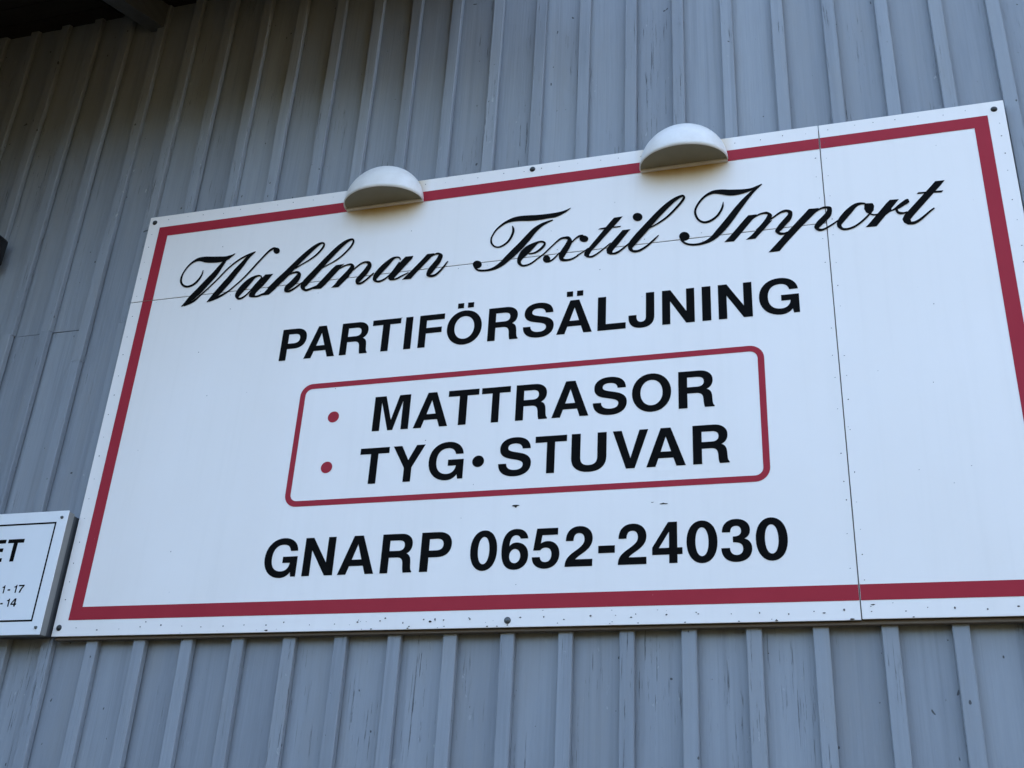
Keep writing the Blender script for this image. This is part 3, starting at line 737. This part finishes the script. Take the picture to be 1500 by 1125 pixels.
WORD_THREE = [
    ('pen', '2133.2 -250.4 2134.5 -250.8, 2128.9 -266.8 2134.1 -269.3, 2122.6 -281.6 2128 -286.2, 2112.4 -297.4 2116.9 -303.3, 2099 -308.6 2102.3 -315.6, 2083.8 -315.6 2085.4 -323.3, 2069.4 -315.1 2068 -321.9, 2056.3 -304.5 2051.9 -308.9, 2049.2 -285.4 2043 -286.8, 2048.6 -270.4 2043 -268.2, 2055.5 -252.9 2050.6 -248.6, 2068.3 -234.4 2064 -228.7, 2084.4 -221 2080.9 -213.3, 2104.5 -215 2102.6 -203.1, 2126 -219.8 2126.8 -202.4, 2153 -229.1 2154.2 -207.3, 2176.7 -230.4 2175.8 -210.1, 2199.8 -226.9 2198 -212.3, 2222.6 -220.5 2220.7 -211.7, 2240.9 -212.1 2239 -206.2, 2255.9 -202.3 2255.2 -200.2'),
    ('pen', '2255 -200.8 2256 -202.7, 2235.6 -212.7 2239.1 -218.8, 2215.3 -229.2 2221.9 -238.6, 2192.1 -251.9 2202.5 -265.1, 2169.4 -278.2 2182.7 -293.5, 2147.3 -307.4 2162.2 -324.2, 2128.5 -331.6 2143.3 -349.4, 2110.7 -353.8 2123.8 -371.1, 2094.4 -374.3 2103 -389, 2078.4 -387 2082.5 -398.3, 2061.5 -394.3 2063 -402.3, 2041.8 -396.1 2042 -403.1, 2022.2 -392.2 2021 -398.7, 2009.9 -384.2 2006.3 -389.4, 2003.9 -370.6 1996.6 -376.3'),
    ('fill', '2026.2 -366.1, 2024.8 -372.4, 2021.1 -377.4, 2015.7 -380.3, 2009.3 -380.7, 2003 -378.6, 1997.6 -374.2, 1994.1 -368.2, 1992.9 -361.5, 1994.3 -355.2, 1998 -350.2, 2003.5 -347.2, 2009.9 -346.8, 2016.2 -349, 2021.6 -353.5, 2025.1 -359.5'),
    ('fill', '2235.7 -312.9, 2208.6 -312.7, 2196.9 -326.1, 2147.8 -385.7, 2132.3 -402.5, 2161.7 -403.8, 2174.4 -389.4, 2221.1 -331, 2228.1 -323.8'),
    ('pen', '2224.1 -327.6 2223 -325.2, 2240.3 -318.1 2238.8 -313.7, 2255.5 -314.9 2255 -308.9, 2266.1 -317.4 2268.6 -310, 2267.6 -321.5 2280.7 -324.2, 2258.8 -337.1 2270.8 -348.4, 2245 -355.2 2256.3 -369.5, 2229.2 -371.3 2239.7 -386.5'),
    ('fill', '2258.2 -341.8, 2214.2 -389.5, 2197.8 -402.6, 2226.8 -402.6, 2280.2 -342.2'),
    ('pen', '2275.2 -340.8 2273.7 -338, 2293.9 -328.1 2291.6 -323.3, 2309.5 -318.8 2307.7 -312.8, 2323.7 -317.2 2324.5 -309.2, 2329.1 -323.5 2340.9 -318.7, 2325.2 -332.7 2337.6 -343.7, 2309.4 -350.2 2320.7 -364.6, 2295.8 -367.6 2307.3 -381, 2287.5 -384.2 2300.4 -386.4, 2298.7 -397.8 2301.4 -390, 2313.2 -399.2 2312.7 -392.8, 2324.5 -394.2 2323.5 -390.1'),
    ('fill', '2422 -317.2, 2391.4 -315.9, 2377.4 -331.4, 2310.3 -404.9, 2263.6 -457.3, 2296.6 -457.3, 2310.6 -439.4, 2361.3 -382.8, 2412 -331.1'),
    ('pen', '2409.5 -332.5 2408.5 -330.4, 2425.5 -323.1 2424.1 -318.6, 2439.9 -321.2 2440.2 -314.6, 2445 -326.4 2457.5 -320.8, 2440.6 -337.4 2454.7 -348.7, 2427.7 -351.6 2439 -367.8, 2411.9 -368.1 2423.4 -382.8, 2403.4 -386.7 2417.1 -389, 2414.6 -400.8 2417.1 -392.7, 2429.3 -400.5 2428.3 -394.4, 2445.1 -392.9 2443.3 -387.8, 2460.8 -383.5 2458.7 -378.5, 2474.2 -373 2472.7 -369.7'),
    ('pen', '2557.2 -319.3 2556.7 -324.4, 2542.2 -315.2 2542.7 -323.1, 2524.7 -318.3 2529.6 -330.4, 2504 -332.2 2514.5 -348.7, 2484.7 -353.1 2497.2 -369.1, 2472.6 -372.1 2485.6 -382.9, 2470 -391.9 2481.5 -388.6, 2482.5 -406.5 2485.5 -399.4, 2498.7 -409 2498.3 -402.4, 2518.2 -403.8 2516.4 -397.8, 2537.9 -391.2 2535.3 -385.9, 2555.9 -375 2553 -370.3, 2569.7 -359.1 2567.4 -355.6'),
    ('fill', '2554.3 -320.2, 2577.1 -322.5, 2581.2 -332.5, 2578.5 -348.4, 2568.1 -362.6, 2556 -353.9, 2551.4 -339.7'),
    ('pen', '2564.1 -361.8 2565.2 -357.9, 2576.6 -368.1 2577.3 -363.1, 2591.5 -368.1 2591.6 -364'),
    ('fill', '2653.5 -319.6, 2626.9 -318.4, 2614.8 -330.5, 2561.7 -394.5, 2550.2 -406.6, 2581.4 -407.9, 2590.6 -396.3, 2611 -371.7, 2627.6 -359.1, 2629.4 -349'),
    ('pen', '2624.7 -361.4 2623.9 -358.3, 2638.3 -357 2636.7 -351.4, 2651 -353.2 2646.9 -342.4, 2667 -343.9 2661.9 -330.8, 2677.2 -337.9 2672.8 -323.8, 2681.7 -334.3 2679.6 -323.6'),
    ('pen', '2642.9 -348.8 2647.4 -350.3, 2639.9 -360.5 2646.3 -358.8, 2646.8 -372.6 2649.9 -365.3, 2660.9 -374.9 2661.1 -369, 2672.3 -371.9 2671.8 -367.4'),
    ('fill', '2787.7 -271, 2760.6 -270.6, 2749.2 -284.1, 2662 -379.7, 2655.9 -392.5, 2659.1 -405.5, 2669.3 -414.3, 2680.9 -414.8, 2679.4 -402.8, 2678.2 -396.9, 2690.5 -381.6, 2775.9 -285.9'),
    ('fill', '2704.8 -309.4, 2709.4 -303.1, 2729.1 -304.3, 2754 -305.3, 2780.1 -306.9, 2774.5 -314.1, 2751.5 -312.2, 2724.8 -310.4'),
    ('pen', '2673.2 -414.4 2673.4 -405.4, 2688.2 -414.7 2687 -405.4, 2703.9 -406.8 2701.1 -399.5, 2721.4 -392.1 2718.6 -386.5, 2736.9 -378.1 2734.5 -373.2, 2749 -368.3 2747.4 -364.8'),
]

# ------------------------------------------------------------------ the large signboard
S_W, S_H = 2.985, 1.592
SEAM_X, SEAM_Z = 2.440, -0.3735
sign = empty('signboard', (0, 0, Z0 - S_H))
tag(sign, 'large white signboard with red border and black lettering on grey wall', 'signboard')
UP = Matrix.Translation((0, 0, S_H))       # sign coordinates hang from the top edge


def on_sign(name, me, mat, parent=None, root=None):
    o = link(name, me, mat, root or sign)
    o.matrix_parent_inverse = UP if root is None else Matrix.Identity(4)
    return o


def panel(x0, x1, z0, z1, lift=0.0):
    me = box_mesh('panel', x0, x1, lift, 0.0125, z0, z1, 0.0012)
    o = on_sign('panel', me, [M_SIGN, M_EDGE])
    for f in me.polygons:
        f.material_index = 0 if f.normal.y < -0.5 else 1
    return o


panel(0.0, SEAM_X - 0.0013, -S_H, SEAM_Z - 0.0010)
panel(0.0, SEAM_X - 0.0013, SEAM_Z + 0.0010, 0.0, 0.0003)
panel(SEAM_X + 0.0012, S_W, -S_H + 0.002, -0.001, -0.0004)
# softwood frame between the panels and the battens
for x0, x1, z0, z1 in ((0.006, S_W - 0.006, -S_H - 0.0085, -S_H + 0.053), (0.012, S_W - 0.012, -0.055, -0.010),
                       (0.012, 0.057, -S_H + 0.054, -0.056), (S_W - 0.057, S_W - 0.012, -S_H + 0.054, -0.056),
                       (SEAM_X - 0.03, SEAM_X + 0.03, -S_H + 0.054, -0.056), (0.058, SEAM_X - 0.031, SEAM_Z - 0.03, SEAM_Z + 0.03)):
    on_sign('frame_strip', box_mesh('frame_strip', x0, x1, 0.0128, 0.0325, z0, z1, 0.0015), M_FRAME)

# red border stripes, cut where they cross the panel joints
BI, BW = 0.0505, 0.0420


def stripe(x0, x1, z0, z1, y=FILM):
    on_sign('border_stripe', sheet_mesh('border_stripe', [([(x0, z0), (x1, z0), (x1, z1), (x0, z1)], y)]), M_RED)


for z1 in (-BI - 0.0015, -S_H + BI + BW + 0.0005):
    stripe(BI, SEAM_X - 0.002, z1 - BW, z1)
    stripe(SEAM_X + 0.002, S_W - BI, z1 - BW, z1, FILM - 0.0004)
ZA, ZB = -BI - 0.0015 - BW, -S_H + BI + BW + 0.0005
stripe(BI, BI + BW, SEAM_Z + 0.0012, ZA)
stripe(BI, BI + BW, ZB, SEAM_Z - 0.0012)
stripe(S_W - BI - BW, S_W - BI, ZB, ZA, FILM - 0.0004)

# rounded red frame round the goods offered
FX0, FX1, FZ0, FZ1, FT = 0.747, 2.2335, -1.2005, -0.7735, 0.0188


def rounded(x0, x1, z0, z1, r, n=8):
    pts = []
    for cx, cz, a0 in ((x1 - r, z1 - r, 0), (x0 + r, z1 - r, 90), (x0 + r, z0 + r, 180), (x1 - r, z0 + r, 270)):
        for i in range(n + 1):
            a = R(a0 + 90 * i / n)
            pts.append((cx + r * math.cos(a), cz + r * math.sin(a)))
    return pts


outer = rounded(FX0, FX1, FZ0, FZ1, 0.042)
inner = rounded(FX0 + FT, FX1 - FT, FZ0 + FT, FZ1 - FT, 0.042 - FT)
polys = []
for i in range(len(outer)):
    j = (i + 1) % len(outer)
    polys.append(([outer[i], outer[j], inner[j], inner[i]], FILM))
on_sign('rounded_frame', sheet_mesh('rounded_frame', polys), M_RED)


def disc(cx, cz, r, n=28):
    return [(cx + r * math.cos(2 * math.pi * i / n), cz + r * math.sin(2 * math.pi * i / n)) for i in range(n)]


for cx, cz in ((0.877, -0.8997), (0.877, -1.0740)):
    on_sign('bullet', sheet_mesh('bullet', [(disc(cx, cz, 0.0195), FILM)]), M_RED)
on_sign('bullet', sheet_mesh('bullet', [(disc(1.378, -1.0862, 0.0188), FILM)]), M_BLACK)

# block capitals: (letter, left edge, right edge) on each line
SIZE = 0.1671
LINES = [
    (-0.6755, [('P', .6453, .738), ('A', .7365, .8485), ('R', .8654, .9655), ('T', .9759, 1.0762), ('I', 1.0929, 1.1183), ('F', 1.1422, 1.2286),
               ('\u00d6', 1.2392, 1.3577), ('R', 1.379, 1.480), ('S', 1.4955, 1.5962), ('\u00c4', 1.6051, 1.7188), ('L', 1.7362, 1.8248),
               ('J', 1.8331, 1.9133), ('N', 1.9372, 2.036), ('I', 2.0585, 2.0854), ('N', 2.1074, 2.2078), ('G', 2.2278, 2.3436)]),
    (-0.9610, [('M', 1.0165, 1.1388), ('A', 1.1550, 1.2686), ('T', 1.2656, 1.3660), ('T', 1.3749, 1.4678), ('R', 1.4863, 1.587), ('A', 1.6003, 1.7144),
               ('S', 1.7269, 1.8300), ('O', 1.8453, 1.9618), ('R', 1.9830, 2.0869)]),
    (-1.1385, [('T', .9878, 1.0855), ('Y', 1.0983, 1.2039), ('G', 1.2186, 1.3317), ('S', 1.4418, 1.5436), ('T', 1.5548, 1.6514), ('U', 1.6655, 1.7709),
               ('V', 1.7890, 1.8936), ('A', 1.8878, 2.0009), ('R', 2.0215, 2.1237)]),
    (-1.4245, [('G', .7102, .8217), ('N', .8423, .9433), ('A', .9593, 1.0760), ('R', 1.0957, 1.196), ('P', 1.2198, 1.3153), ('0', 1.3734, 1.4549),
               ('6', 1.4683, 1.5486), ('5', 1.5596, 1.6402), ('2', 1.6562, 1.7355), ('-', 1.7518, 1.7991), ('2', 1.8078, 1.8879), ('4', 1.9038, 1.9874),
               ('0', 1.9986, 2.0828), ('3', 2.0922, 2.1748), ('0', 2.1850, 2.2691)]),
]
for base, chars in LINES:
    for ch, xl, xr in chars:
        on_sign('letter', glyph_mesh(ch, xl, xr, base, SIZE, FILM), M_BLACK)
for word in (WORD_ONE, WORD_TWO, WORD_THREE):
    on_sign('script_word', script_mesh(word), M_BLACK)


# mounting bolts with domed heads and a washer
def bolt_mesh(r):
    bm = bmesh.new()
    rings = [(r * 1.25, 0.0002), (r * 1.25, -0.0015), (r, -0.0018), (r * 0.95, -0.004), (r * 0.7, -0.0062), (r * 0.3, -0.0074)]
    prev = None
    n = 16
    for rad, y in rings:
        cur = [bm.verts.new((rad * math.cos(2 * math.pi * i / n), y, rad * math.sin(2 * math.pi * i / n))) for i in range(n)]
        if prev:
            for i in range(n):
                bm.faces.new((prev[i], prev[(i + 1) % n], cur[(i + 1) % n], cur[i]))
        prev = cur
    bm.faces.new(prev)
    bmesh.ops.recalc_face_normals(bm, faces=bm.faces)
    me = bpy.data.meshes.new('bolt')
    bm.to_mesh(me)
    bm.free()
    for f in me.polygons:
        f.use_smooth = True
    return me


for x, z, m in ((0.0240, -0.0265, M_BOLT), (2.9555, -0.0320, M_BOLT), (0.0225, -1.5645, M_BOLT), (1.4985, -0.0190, M_BOLT), (1.4975, -1.5725, M_BOLT_ZINC), (2.9560, -1.5640, M_BOLT)):
    o = on_sign('bolt', bolt_mesh(0.0078), m)
    o.location = (x, 0, z)

# nail heads round the edges and along the panel joints, and chipped spots on the lower edge
rn = random.Random(5)
spots = []


def dot(x, z, r, y=-0.0011):
    n = 7
    st = rn.uniform(.75, 1.35)
    a = rn.uniform(0, 6.3)
    spots.append(([(x + r * st * math.cos(2 * math.pi * i / n + a) * rn.uniform(.75, 1.1), z + r / st * math.sin(2 * math.pi * i / n + a) * rn.uniform(.75, 1.1)) for i in range(n)], y))


x = 0.08
while x < 2.95:
    dot(x + rn.uniform(-.008, .008), -0.0235 + rn.uniform(-.005, .005), rn.uniform(.0011, .0023))
    if abs(x - 1.497) > .03:
        dot(x + rn.uniform(-.008, .008), -S_H + 0.024 + rn.uniform(-.006, .005), rn.uniform(.0014, .0032))
    x += rn.uniform(.058, .085)
z = -0.08
while z > -1.54:
    dot(0.0215 + rn.uniform(-.003, .003), z, rn.uniform(.0012, .0024))
    dot(S_W - 0.022 + rn.uniform(-.003, .003), z + rn.uniform(-.02, .02), rn.uniform(.0012, .0024))
    for s in (-1, 1):
        if rn.random() < .85:
            dot(SEAM_X + s * rn.uniform(.012, .019), z + rn.uniform(-.02, .02), rn.uniform(.0010, .0022), -0.0014)
    z -= rn.uniform(.055, .085)
x = 0.1
while x < 2.40:
    for s in (-1, 1):
        if rn.random() < .6:
            dot(x + rn.uniform(-.02, .02), SEAM_Z + s * rn.uniform(.012, .018), rn.uniform(.0009, .0017), -0.0016)
    x += rn.uniform(.07, .11)
for _ in range(26):                        # stray flecks on the face
    dot(rn.uniform(.15, 2.85), rn.uniform(-1.48, -.12), rn.uniform(.0009, .0019))
tag(on_sign('nail_heads', sheet_mesh('nail_heads', spots), M_NAIL), kind='stuff')

chips = []
for _ in range(45):
    x = rn.choice((rn.uniform(.95, 1.5), rn.uniform(1.7, 2.9), rn.uniform(.1, 2.9)))
    z = -S_H + 0.0025 + abs(rn.gauss(0, .0035)) if rn.random() < .6 else -S_H + rn.uniform(.006, .046)
    r = rn.uniform(.0007, .0024)
    n = 8
    w = rn.uniform(1.0, 3.0)
    chips.append(([(x + r * w * math.cos(2 * math.pi * i / n) * rn.uniform(.5, 1.1), z + r * math.sin(2 * math.pi * i / n) * rn.uniform(.5, 1.1)) for i in range(n)], -0.0009 - 0.000004 * len(chips)))
for cx, cz, w, h in ((1.5035, -1.2345, .011, .0032), (1.505, -1.238, .004, .003), (1.934, -1.2510, .010, .0030), (1.905, -1.2455, .006, .0012), (1.944, -1.2518, .006, .0014),
                     (1.13, -1.5585, .004, .0028), (1.268, -1.571, .006, .0035), (1.283, -1.565, .003, .005)):
    chips.append(([(cx + w * math.cos(2 * math.pi * i / 9) * rn.uniform(.5, 1.1), cz + h * math.sin(2 * math.pi * i / 9) * rn.uniform(.4, 1.1)) for i in range(9)], -0.0009 - 0.000004 * len(chips)))
tag(on_sign('paint_chips', sheet_mesh('paint_chips', chips), M_EDGE), kind='stuff')


# ------------------------------------------------------------------ lamps over the signboard
def lamp(cx, cz, half, depth, height, label):
    root = empty('wall_lamp', (cx, 0, Z0 + cz))
    tag(root, label, 'wall lamp', 'half-dome lamps along the top of the signboard')
    nt, npz = 40, 16

    def shell(off):
        a, d, h = half - off, depth - off, height - off
        return [[(a * math.cos(math.pi * i / nt) * math.cos(math.pi / 2 * j / npz),
                  -0.012 - d * math.sin(math.pi * i / nt) * math.cos(math.pi / 2 * j / npz),
                  h * math.sin(math.pi / 2 * j / npz)) for i in range(nt + 1)] for j in range(npz + 1)]
    bm = bmesh.new()
    go = [[bm.verts.new(p) for p in row] for row in shell(0)]
    gi = [[bm.verts.new(p) for p in row] for row in shell(0.003)]
    for g, s in ((go, 1), (gi, -1)):
        for j in range(npz):
            for i in range(nt):
                q = (g[j][i], g[j][i + 1], g[j + 1][i + 1], g[j + 1][i])
                bm.faces.new(q if s > 0 else q[::-1])
    for i in range(nt):
        bm.faces.new((go[0][i], gi[0][i], gi[0][i + 1], go[0][i + 1]))
    for i in (0, nt):
        for j in range(npz):
            bm.faces.new((go[j][i], go[j + 1][i], gi[j + 1][i], gi[j][i]))
    bmesh.ops.remove_doubles(bm, verts=bm.verts, dist=1e-6)
    bmesh.ops.recalc_face_normals(bm, faces=bm.faces)
    me = bpy.data.meshes.new('shade')
    bm.to_mesh(me)
    bm.free()
    for f in me.polygons:
        f.use_smooth = True
    link('shade', me, M_LAMP, root)
    # back plate: half disc against the sign
    bm = bmesh.new()
    n = 30
    ring = [(half * 0.985 * math.cos(math.pi * i / n), height * 0.985 * math.sin(math.pi * i / n)) for i in range(n + 1)]
    ring = [(half * 0.985, -0.001)] + ring + [(-half * 0.985, -0.001)]
    f = [bm.verts.new((x, -0.0125, z)) for x, z in ring]
    b = [bm.verts.new((x, -0.0010, z)) for x, z in ring]
    bm.faces.new(f)
    bm.faces.new(b[::-1])
    for i in range(len(ring)):
        j = (i + 1) % len(ring)
        bm.faces.new((f[i], f[j], b[j], b[i]))
    bmesh.ops.recalc_face_normals(bm, faces=bm.faces)
    me = bpy.data.meshes.new('back_plate')
    bm.to_mesh(me)
    bm.free()
    link('back_plate', me, M_LAMP, root)
    # opal diffuser set just inside the opening
    bm = bmesh.new()
    pts = [((half - .005) * math.cos(math.pi * i / n), -0.0145 - (depth - .005) * math.sin(math.pi * i / n)) for i in range(n + 1)]
    lo = [bm.verts.new((x, y, 0.004)) for x, y in pts]
    hi = [bm.verts.new((x, y, 0.007)) for x, y in pts]
    bm.faces.new(lo)
    bm.faces.new(hi[::-1])
    for i in range(len(pts)):
        j = (i + 1) % len(pts)
        bm.faces.new((lo[i], lo[j], hi[j], hi[i]))
    bmesh.ops.recalc_face_normals(bm, faces=bm.faces)
    me = bpy.data.meshes.new('diffuser')
    bm.to_mesh(me)
    bm.free()
    link('diffuser', me, M_DIFF, root)
    return root


lamp(0.966, -0.094, 0.146, 0.108, 0.146, 'white half-dome lamp on signboard top, the one nearer the small neighbouring sign')
lamp(2.013, -0.096, 0.143, 0.108, 0.146, 'white half-dome lamp on signboard top, the one nearer the vertical panel joint')

# ------------------------------------------------------------------ the small neighbouring sign
small = empty('small_sign', (-0.40, 0, Z0 - 1.596))
tag(small, 'small white box sign with thin black border and opening hours, beside the signboard', 'sign')
SX0, SX1, SZ0, SZ1, SF = -0.80, -0.009, -1.596, -1.187, -0.045
OFF = Matrix.Translation((0.40, 0, 1.596))


def on_small(name, me, mat):
    o = link(name, me, mat, small)
    o.matrix_parent_inverse = OFF
    return o


on_small('face_sheet', box_mesh('face_sheet', SX0, SX1, SF, SF + 0.004, SZ0, SZ1, 0.0008), M_SIGN2)
on_small('rim', box_mesh('rim', SX0 + 0.002, SX1 - 0.002, SF + 0.0042, SF + 0.034, SZ0 + 0.002, SZ1 - 0.002, 0.001), M_ALU)
on_small('back_box', box_mesh('back_box', SX0 + 0.006, SX1 - 0.006, SF + 0.0342, 0.0315, SZ0 + 0.006, SZ1 - 0.006, 0.001), M_GREYSIDE)
YS = SF - 0.0006
bx0, bx1, bz0, bz1, t = SX0 + 0.0385, -0.0465, -1.5540, -1.2250, 0.0058
for a in (([(bx0, bz0), (bx1, bz0), (bx1, bz0 + t), (bx0, bz0 + t)]), ([(bx0, bz1 - t), (bx1, bz1 - t), (bx1, bz1), (bx0, bz1)]),
          ([(bx0, bz0 + t), (bx0 + t, bz0 + t), (bx0 + t, bz1 - t), (bx0, bz1 - t)]), ([(bx1 - t, bz0 + t), (bx1, bz0 + t), (bx1, bz1 - t), (bx1 - t, bz1 - t)])):
    on_small('border_line', sheet_mesh('border_line', [(a, YS)]), M_BLACK)
for ch, xl, xr, base, size in (('E', -.2810, -.2250, -1.3545, .1060), ('T', -.2175, -.1545, -1.3545, .1060),
                               ('1', -.1925, -.1825, -1.4600, .0372), ('-', -.1705, -.1605, -1.4600, .0372), ('1', -.1470, -.1365, -1.4600, .0372), ('7', -.1305, -.1090, -1.4600, .0372),
                               ('-', -.1855, -.1755, -1.5045, .0372), ('1', -.1620, -.1515, -1.5045, .0372), ('4', -.1455, -.1235, -1.5045, .0372)):
    on_small('letter', glyph_mesh(ch, xl, xr, base, size, YS), M_BLACK)
for x, z in ((-0.0300, -1.2105), (-0.0270, -1.5735), (-0.78, -1.2105), (-0.78, -1.5735)):
    o = on_small('screw', bolt_mesh(0.0042), M_BOLT_ZINC)
    o.location = (x, SF, z)

# ------------------------------------------------------------------ black fixture further along the wall
fx = empty('wall_fixture', (-0.742, 0.03, Z0 - 0.20))
tag(fx, 'black box fixture with rounded corners fixed to grey wall beside the signboard', 'wall fixture')
bm = bmesh.new()
bmesh.ops.create_cube(bm, size=1.0)
for v in bm.verts:
    v.co = Vector((v.co.x * 0.175, v.co.y * 0.06, v.co.z * 0.12))
bmesh.ops.bevel(bm, geom=list(bm.edges), offset=0.008, segments=4, affect='EDGES')
me = bpy.data.meshes.new('housing')
bm.to_mesh(me)
bm.free()
for f in me.polygons:
    f.use_smooth = True
o = link('housing', me, M_FIX, fx)
o.location = (0.0015, -0.040, 0.136)
o = link('bracket', box_mesh('bracket', -0.03, 0.03, -0.0115, 0.0035, 0.085, 0.185, 0.002), M_FIX, fx)
